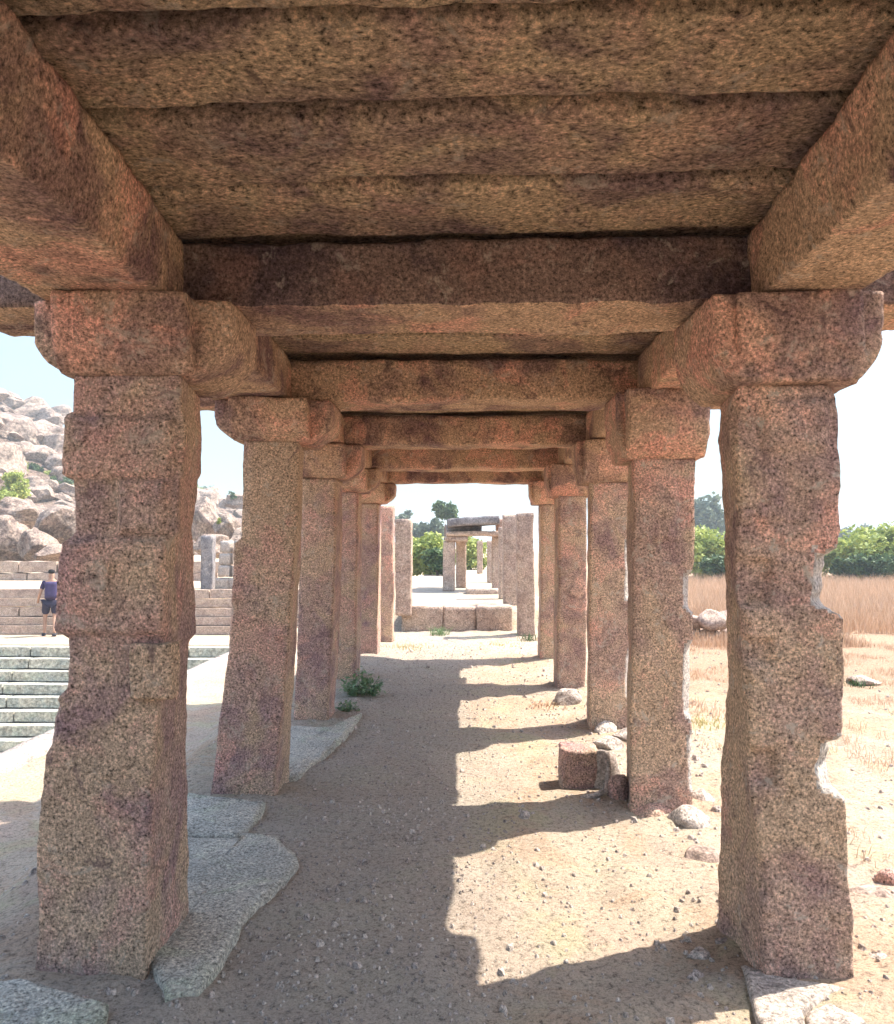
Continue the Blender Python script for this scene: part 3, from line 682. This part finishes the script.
tuft(404, 648, 160, .06, .45, 'yellow_grass', 'yellow grass patch left of the walkway end')
tuft(500, 645, 160, .06, .45, 'yellow_grass', 'yellow grass patch right of the walkway end')
tuft(520, 662, 130, .05, .4, 'yellow_grass', 'yellow grass patch in the sun before the last right pillar')
tuft(545, 722, 160, .045, .22, 'straw', 'dry straw patch left of the third right pillar')
tuft(548, 707, 90, .05, .2, 'straw', 'dry straw patch beside the fourth right pillar')
tuft(857, 684, 90, .12, .2, 'leaf_dark', 'low dark tuft beside the flat stone at the field edge')
tuft(700, 725, 140, .06, .3, 'yellow_grass', 'yellow grass behind the second right pillar')
def weed(px, py, n, rad, hh, size, seed, label, group='leafy weeds by the left row'):
    g = G(px, py); L = (g.x, g.y, 0); t = tag(empty('leafy_weed', L), label, 'weed', group); rnd = random.Random(seed)
    st, V, Fc = [], [], []
    for i in range(n):
        a = rnd.random()*6.283; r = rnd.random()**.6*rad; h = hh*rnd.uniform(.4, 1)*(1.1-r/rad*.6)
        b = Vector((g.x, g.y, -.01))+Vector((math.cos(a)*r*.4, math.sin(a)*r*.4, 0)); e = Vector((g.x+math.cos(a)*r, g.y+math.sin(a)*r, h))
        st.append(tube([b, b.lerp(e, .5)+Vector((0, 0, h*.12)), e], [.003, .0025, .001], 4))
        for j in range(10):
            p = b.lerp(e, rnd.uniform(.25, 1.05)); d = Vector((rnd.gauss(0, 1), rnd.gauss(0, 1), rnd.gauss(0, .5))).normalized()
            q = d.cross(Vector((rnd.gauss(0, .3), rnd.gauss(0, .3), 1))).normalized(); s = size*rnd.uniform(.6, 1.2); k = len(V)
            V += [p, p+d*s*.6+q*s*.3, p+d*s*1.3, p+d*s*.6-q*s*.3]; Fc.append((k, k+1, k+2, k+3))
    mesh('stem', merge(*st), 'weed', L, t); mesh('leaves', (V, Fc), 'weed', L, t, smooth=False)
weed(362, 696, 60, .24, .30, .045, 1, 'leafy green weed clump growing at the foot of the fourth left pillar')
weed(348, 712, 22, .12, .12, .035, 2, 'smaller weed sprouting from the edge of the flagstone')
# ------------------------------------------------------------------ hill and boulders on the left
def hill_z(x, y):
    px = 465+F*x/y
    # profile of the crest in slope terms, evaluated at y = 90
    c = interp([(-400, 30), (-70, 25), (-54, 16.5), (-48, 14.0), (-42, 10.5), (-36, 7.4), (-30, 5.0), (-20, 3.5), (-14, 3.0), (-6, .5), (5, -.5)], x*90/max(y, 40) if y < 90 else x, 1)
    k = min(1, max(0, (y-36)/54)); k = k*k*(3-2*k)
    return c*k+noise.noise(Vector((x*.12, y*.12, 1)))*2.2*k+noise.noise(Vector((x*.45, y*.45, 2)))*.7*k-.2
xs2 = axis([(-180, -80, 5), (-80, 0, .9)]); ys2 = axis([(36, 110, 1.2), (110, 180, 10)])
V = [(x, y, hill_z(x, y)-(0 if y < 110 else (y-110)*.4)) for y in ys2 for x in xs2]; nx = len(xs2)
Fc = [(j*nx+i, j*nx+i+1, (j+1)*nx+i+1, (j+1)*nx+i) for j in range(len(ys2)-1) for i in range(nx-1)]
tag(mesh('hill', (V, Fc), 'hill'), kind='structure')
def hit(px, py):
    d = ray(px, py); D = 36
    while D < 130:
        p = EYE+d*(D/d.y)
        if p.z < hill_z(p.x, p.y): return p
        D += .7
    return None
variants = [rock(700+i, 1, 1, .8, 5, .26, 17, -2) for i in range(5)]
vm = []
def boulder(loc, s, rz, label, i, group='boulders on the hill', mat='boulder', name='boulder'):
    if i >= len(vm):
        o = mesh(name, variants[i], mat); vm.append(o)
    else:
        o = vm[i].copy(); col.objects.link(o)
    o.location = loc; o.scale = s; o.rotation_euler = (random.uniform(-.3, .3), random.uniform(-.3, .3), rz); tag(o, label, 'boulder', group); return o
near = [ # px, py centre, D, w px, h px, label
 (8, 540, 30, 46, 40, 'grey fractured boulder at the left edge above the wall'), (40, 545, 29.5, 40, 34, 'angular boulder beside the one at the left edge'),
 (18, 514, 33, 42, 24, 'rounded pale boulder below the shrubs at the left edge'), (60, 522, 31, 56, 34, 'big overhanging pinkish boulder touching the nearest left pillar'),
 (52, 553, 28.6, 36, 18, 'low broken boulder just above the walking person'), (205, 520, 36, 30, 40, 'tall boulder in the gap left of the second left pillar'),
 (226, 528, 34, 30, 26, 'boulder in the gap touching the second left pillar'), (214, 546, 31, 34, 20, 'low boulder behind the broken pale wall'),
 (90, 545, 30, 40, 30, 'boulder hidden behind the nearest left pillar'), (130, 540, 32, 50, 40, 'large boulder hidden behind the nearest left pillar'), (170, 542, 32, 44, 36, 'boulder behind the inner side of the nearest left pillar'),
 (-30, 540, 30, 60, 46, 'large boulder just past the left picture edge'), (250, 545, 33, 40, 28, 'boulder behind the second left pillar')]
for i, (px, py, D, wp_, hp, lab) in enumerate(near):
    p = P(px, py, D); s = D/F/1.5
    boulder(p, (wp_*s, wp_*s*.8, hp*s*1.15), i*1.9, lab, i if i < 5 else i % 5, 'boulder pile above the tank terrace')
mid = [(0, 470, 62, 50, 44), (12, 432, 78, 56, 44), (44, 438, 74, 50, 34), (30, 412, 88, 40, 22), (8, 403, 92, 36, 20), (60, 456, 70, 40, 34), (36, 456, 66, 50, 24), (74, 448, 80, 36, 26), (62, 478, 60, 34, 22),
       (200, 505, 60, 22, 16), (216, 502, 66, 26, 14), (230, 506, 62, 22, 16), (236, 500, 72, 22, 14), (90, 465, 75, 44, 36), (120, 478, 72, 44, 30), (150, 486, 70, 40, 28), (180, 496, 68, 34, 22), (-30, 420, 85, 60, 50), (-40, 480, 60, 60, 44)]
desc = ['boulder under the dark overhang at the left edge', 'great pale boulder high on the hill at the left edge', 'great pale boulder high beside the nearest left pillar', 'flat topped boulder on the crest of the hill', 'crest boulder at the top left edge of the hill', 'boulder low beside the nearest left pillar on the slope', 'flat boulder casting the dark overhang shadow', 'slope boulder at the edge of the nearest left pillar', 'small slope boulder above the shrubs',
        'small hill boulder far left in the gap between left pillars', 'small hill boulder in the middle of the gap between left pillars', 'small hill boulder right of centre in the gap between left pillars', 'farthest small boulder touching the second left pillar', 'slope boulder behind the nearest left shaft', 'second slope boulder behind the nearest left shaft', 'third slope boulder behind the nearest left shaft', 'slope boulder peeping at the inner side of the nearest left pillar', 'hill boulder past the left edge', 'lower hill boulder past the left edge']
for i, (px, py, D, wp_, hp) in enumerate(mid):
    p = hit(px, py) or P(px, py, D); s = p.y/F/1.5; boulder(p, (wp_*s, wp_*s*.9, hp*s*1.15), i*2.3+1, desc[i], (i+2) % 5)
rq = random.Random(17)
for i in range(110):
    px = rq.choice([rq.uniform(-60, 80), rq.uniform(-10, 76), rq.uniform(188, 245)]); py = rq.uniform(396, 525)
    p = hit(px, py)
    if not p: continue
    w_ = rq.uniform(12, 34)*p.y/F/1.6
    boulder(p+Vector((0, 0, w_*.25)), (w_, w_*.9, w_*rq.uniform(.55, .95)), rq.random()*6, 'pale weathered boulder strewn among many others over the hillside', i % 5, 'boulders strewn over the hillside')
GB = 'shrubs among the boulders'
sb = None
for i, (px, py, D, rp, lab, mt) in enumerate([(10, 488, 44, 22, 'bright green shrub at the left edge among the boulders', 'leaf'), (38, 494, 45, 18, 'green shrub between the boulders left of the nearest pillar', 'leaf'), (62, 490, 46, 18, 'darker shrub touching the nearest left pillar', 'leaf_dark'), (205, 493, 56, 11, 'small shrub in the gap between the left pillars', 'leaf_dark'), (100, 495, 46, 20, 'shrub hidden behind the nearest left pillar', 'leaf'), (222, 522, 33.5, 6, 'tiny yellow green shrub on the boulders in the left gap', 'leaf'), (52, 478, 52, 12, 'rounded shrub above the darker one beside the nearest left pillar', 'leaf'), (4, 500, 40, 14, 'low shrub on top of the boulder pile at the left edge', 'leaf'), (34, 470, 56, 10, 'small dark shrub high between the boulders at the left', 'leaf_dark'), (195, 490, 60, 9, 'pale shrub on the skyline of the left gap', 'leaf'), (232, 495, 60, 8, 'dark shrub on the skyline touching the second left pillar', 'leaf_dark'), (20, 472, 50, 14, 'upper shrub under the dark overhang at the left edge', 'leaf')]):
    p = hit(px, py) if py < 500 and D > 44 else None
    p = p or P(px, py, D); D = p.y; r = rp*D/F
    bush('hill_shrub', lab, 'shrub', (p.x, p.y, p.z-r*.7), (r, r*.8, r*.75), 2200 if rp > 8 else 500, .12 if rp > 8 else .07, 60+i, mt, group=GB, zc=r*.75, tr=.05)
# ------------------------------------------------------------------ person walking on the far terrace
pb = G(50, 636, WALK); PX, PY, PZ = pb.x, pb.y, WALK
def skin(name, pts, edges, rad, mat, loc, parent=None, root=0):
    me = bpy.data.meshes.new(name); me.from_pydata(pts, edges, []); o = bpy.data.objects.new(name, me); col.objects.link(o)
    o.modifiers.new('Skin', 'SKIN'); sm = o.modifiers.new('Sub', 'SUBSURF'); sm.levels = 2; sm.render_levels = 2
    if not me.skin_vertices:
        me.attributes  # created by the modifier below
    bm = bmesh.new(); bm.from_mesh(me); ly = bm.verts.layers.skin.verify()
    bm.verts.ensure_lookup_table()
    for i, v in enumerate(bm.verts):
        r = rad[i]; v[ly].radius = r if isinstance(r, tuple) else (r, r); v[ly].use_root = (i == root)
    bm.to_mesh(me); bm.free(); me.materials.append(M[mat])
    o.modifiers['Skin'].use_smooth_shade = True
    if parent: o.parent = parent
    else: o.location = loc
    return o
J = [(0, 0, .93), (0, .0, 1.12), (0, .01, 1.36), (0, .01, 1.48), (0, .02, 1.56), (0, .02, 1.66),       # pelvis..head
     (-.17, .01, 1.39), (-.25, -.05, 1.14), (-.30, .06, .93), (-.31, .10, .86),                            # left arm
     (.17, .01, 1.39), (.22, .03, 1.13), (.22, .16, .95), (.22, .20, .89),                                 # right arm
     (-.09, 0, .88), (-.13, .10, .50), (-.14, .04, .09), (-.15, .16, .03),                                 # left leg forward
     (.09, 0, .88), (.10, -.02, .50), (.11, -.22, .12), (.11, -.13, .03)]
E = [(0, 1), (1, 2), (2, 3), (3, 4), (4, 5), (2, 6), (6, 7), (7, 8), (8, 9), (2, 10), (10, 11), (11, 12), (12, 13), (0, 14), (14, 15), (15, 16), (16, 17), (0, 18), (18, 19), (19, 20), (20, 21)]
RD = [(.13, .10), (.13, .10), (.14, .10), .055, .08, .085, .055, .042, .03, .035, .055, .042, .03, .035, .085, .055, .04, .04, .085, .055, .04, .04]
body = skin('person', J, E, RD, 'skin', (PX, PY, PZ)); body.rotation_euler = (0, 0, R(25)); body['label'] = 'person in violet shirt and dark shorts with a backpack, walking on the far tank terrace'; body['category'] = 'person'
skin('shirt', [(0, 0, .86), (0, 0, 1.12), (0, .01, 1.38), (-.17, .01, 1.40), (-.225, -.03, 1.20), (.17, .01, 1.40), (.205, .02, 1.20)], [(0, 1), (1, 2), (2, 3), (3, 4), (2, 5), (5, 6)], [(.185, .165), (.155, .14), (.155, .13), .07, .06, .07, .06], 'shirt', None, body)
skin('shorts', [(0, 0, .95), (-.10, .01, .86), (-.125, .09, .55), (.10, 0, .86), (.105, -.01, .55)], [(0, 1), (1, 2), (0, 3), (3, 4)], [(.175, .155), .115, .095, .115, .095], 'shorts', None, body)
skin('hair', [(0, -.005, 1.62), (0, .0, 1.70), (0, .02, 1.735)], [(0, 1), (1, 2)], [.085, .092, .06], 'hair', None, body)
mesh('backpack', rbox((-.14, -.27, 1.0), (.14, -.12, 1.42), .05, .05, .006, 5, 900), 'pack', (0, 0, 0), body)
for q, (x, y) in enumerate(((-.15, .10), (.11, -.19))):
    mesh('shoe', rbox((x-.05, y-.09, 0), (x+.05, y+.17, .09), .04, .035), 'shoe', (0, 0, 0), body)
# ------------------------------------------------------------------ air
t = NT('haze_air'); t.t.nodes.remove(t.b); pv = t.n('ShaderNodeVolumePrincipled'); pv.inputs['Density'].default_value = .0018; pv.inputs['Color'].default_value = (.80, .88, .90, 1)
t.l(pv.outputs[0], t.t.nodes['Material Output'].inputs['Volume']); M['haze'] = t.m
tag(mesh('haze', rbox((-905, -305, -4.3), (905, 1505, 40), 5000, 0), 'haze', (0, 600, 0), smooth=False), kind='stuff')
# ------------------------------------------------------------------ view
scn.view_settings.view_transform = 'Standard'; scn.view_settings.look = 'None'; scn.view_settings.gamma = 1
scn.view_settings.exposure = 2.5
scn.render.engine = 'CYCLES'; scn.cycles.max_bounces = 10; scn.cycles.diffuse_bounces = 6
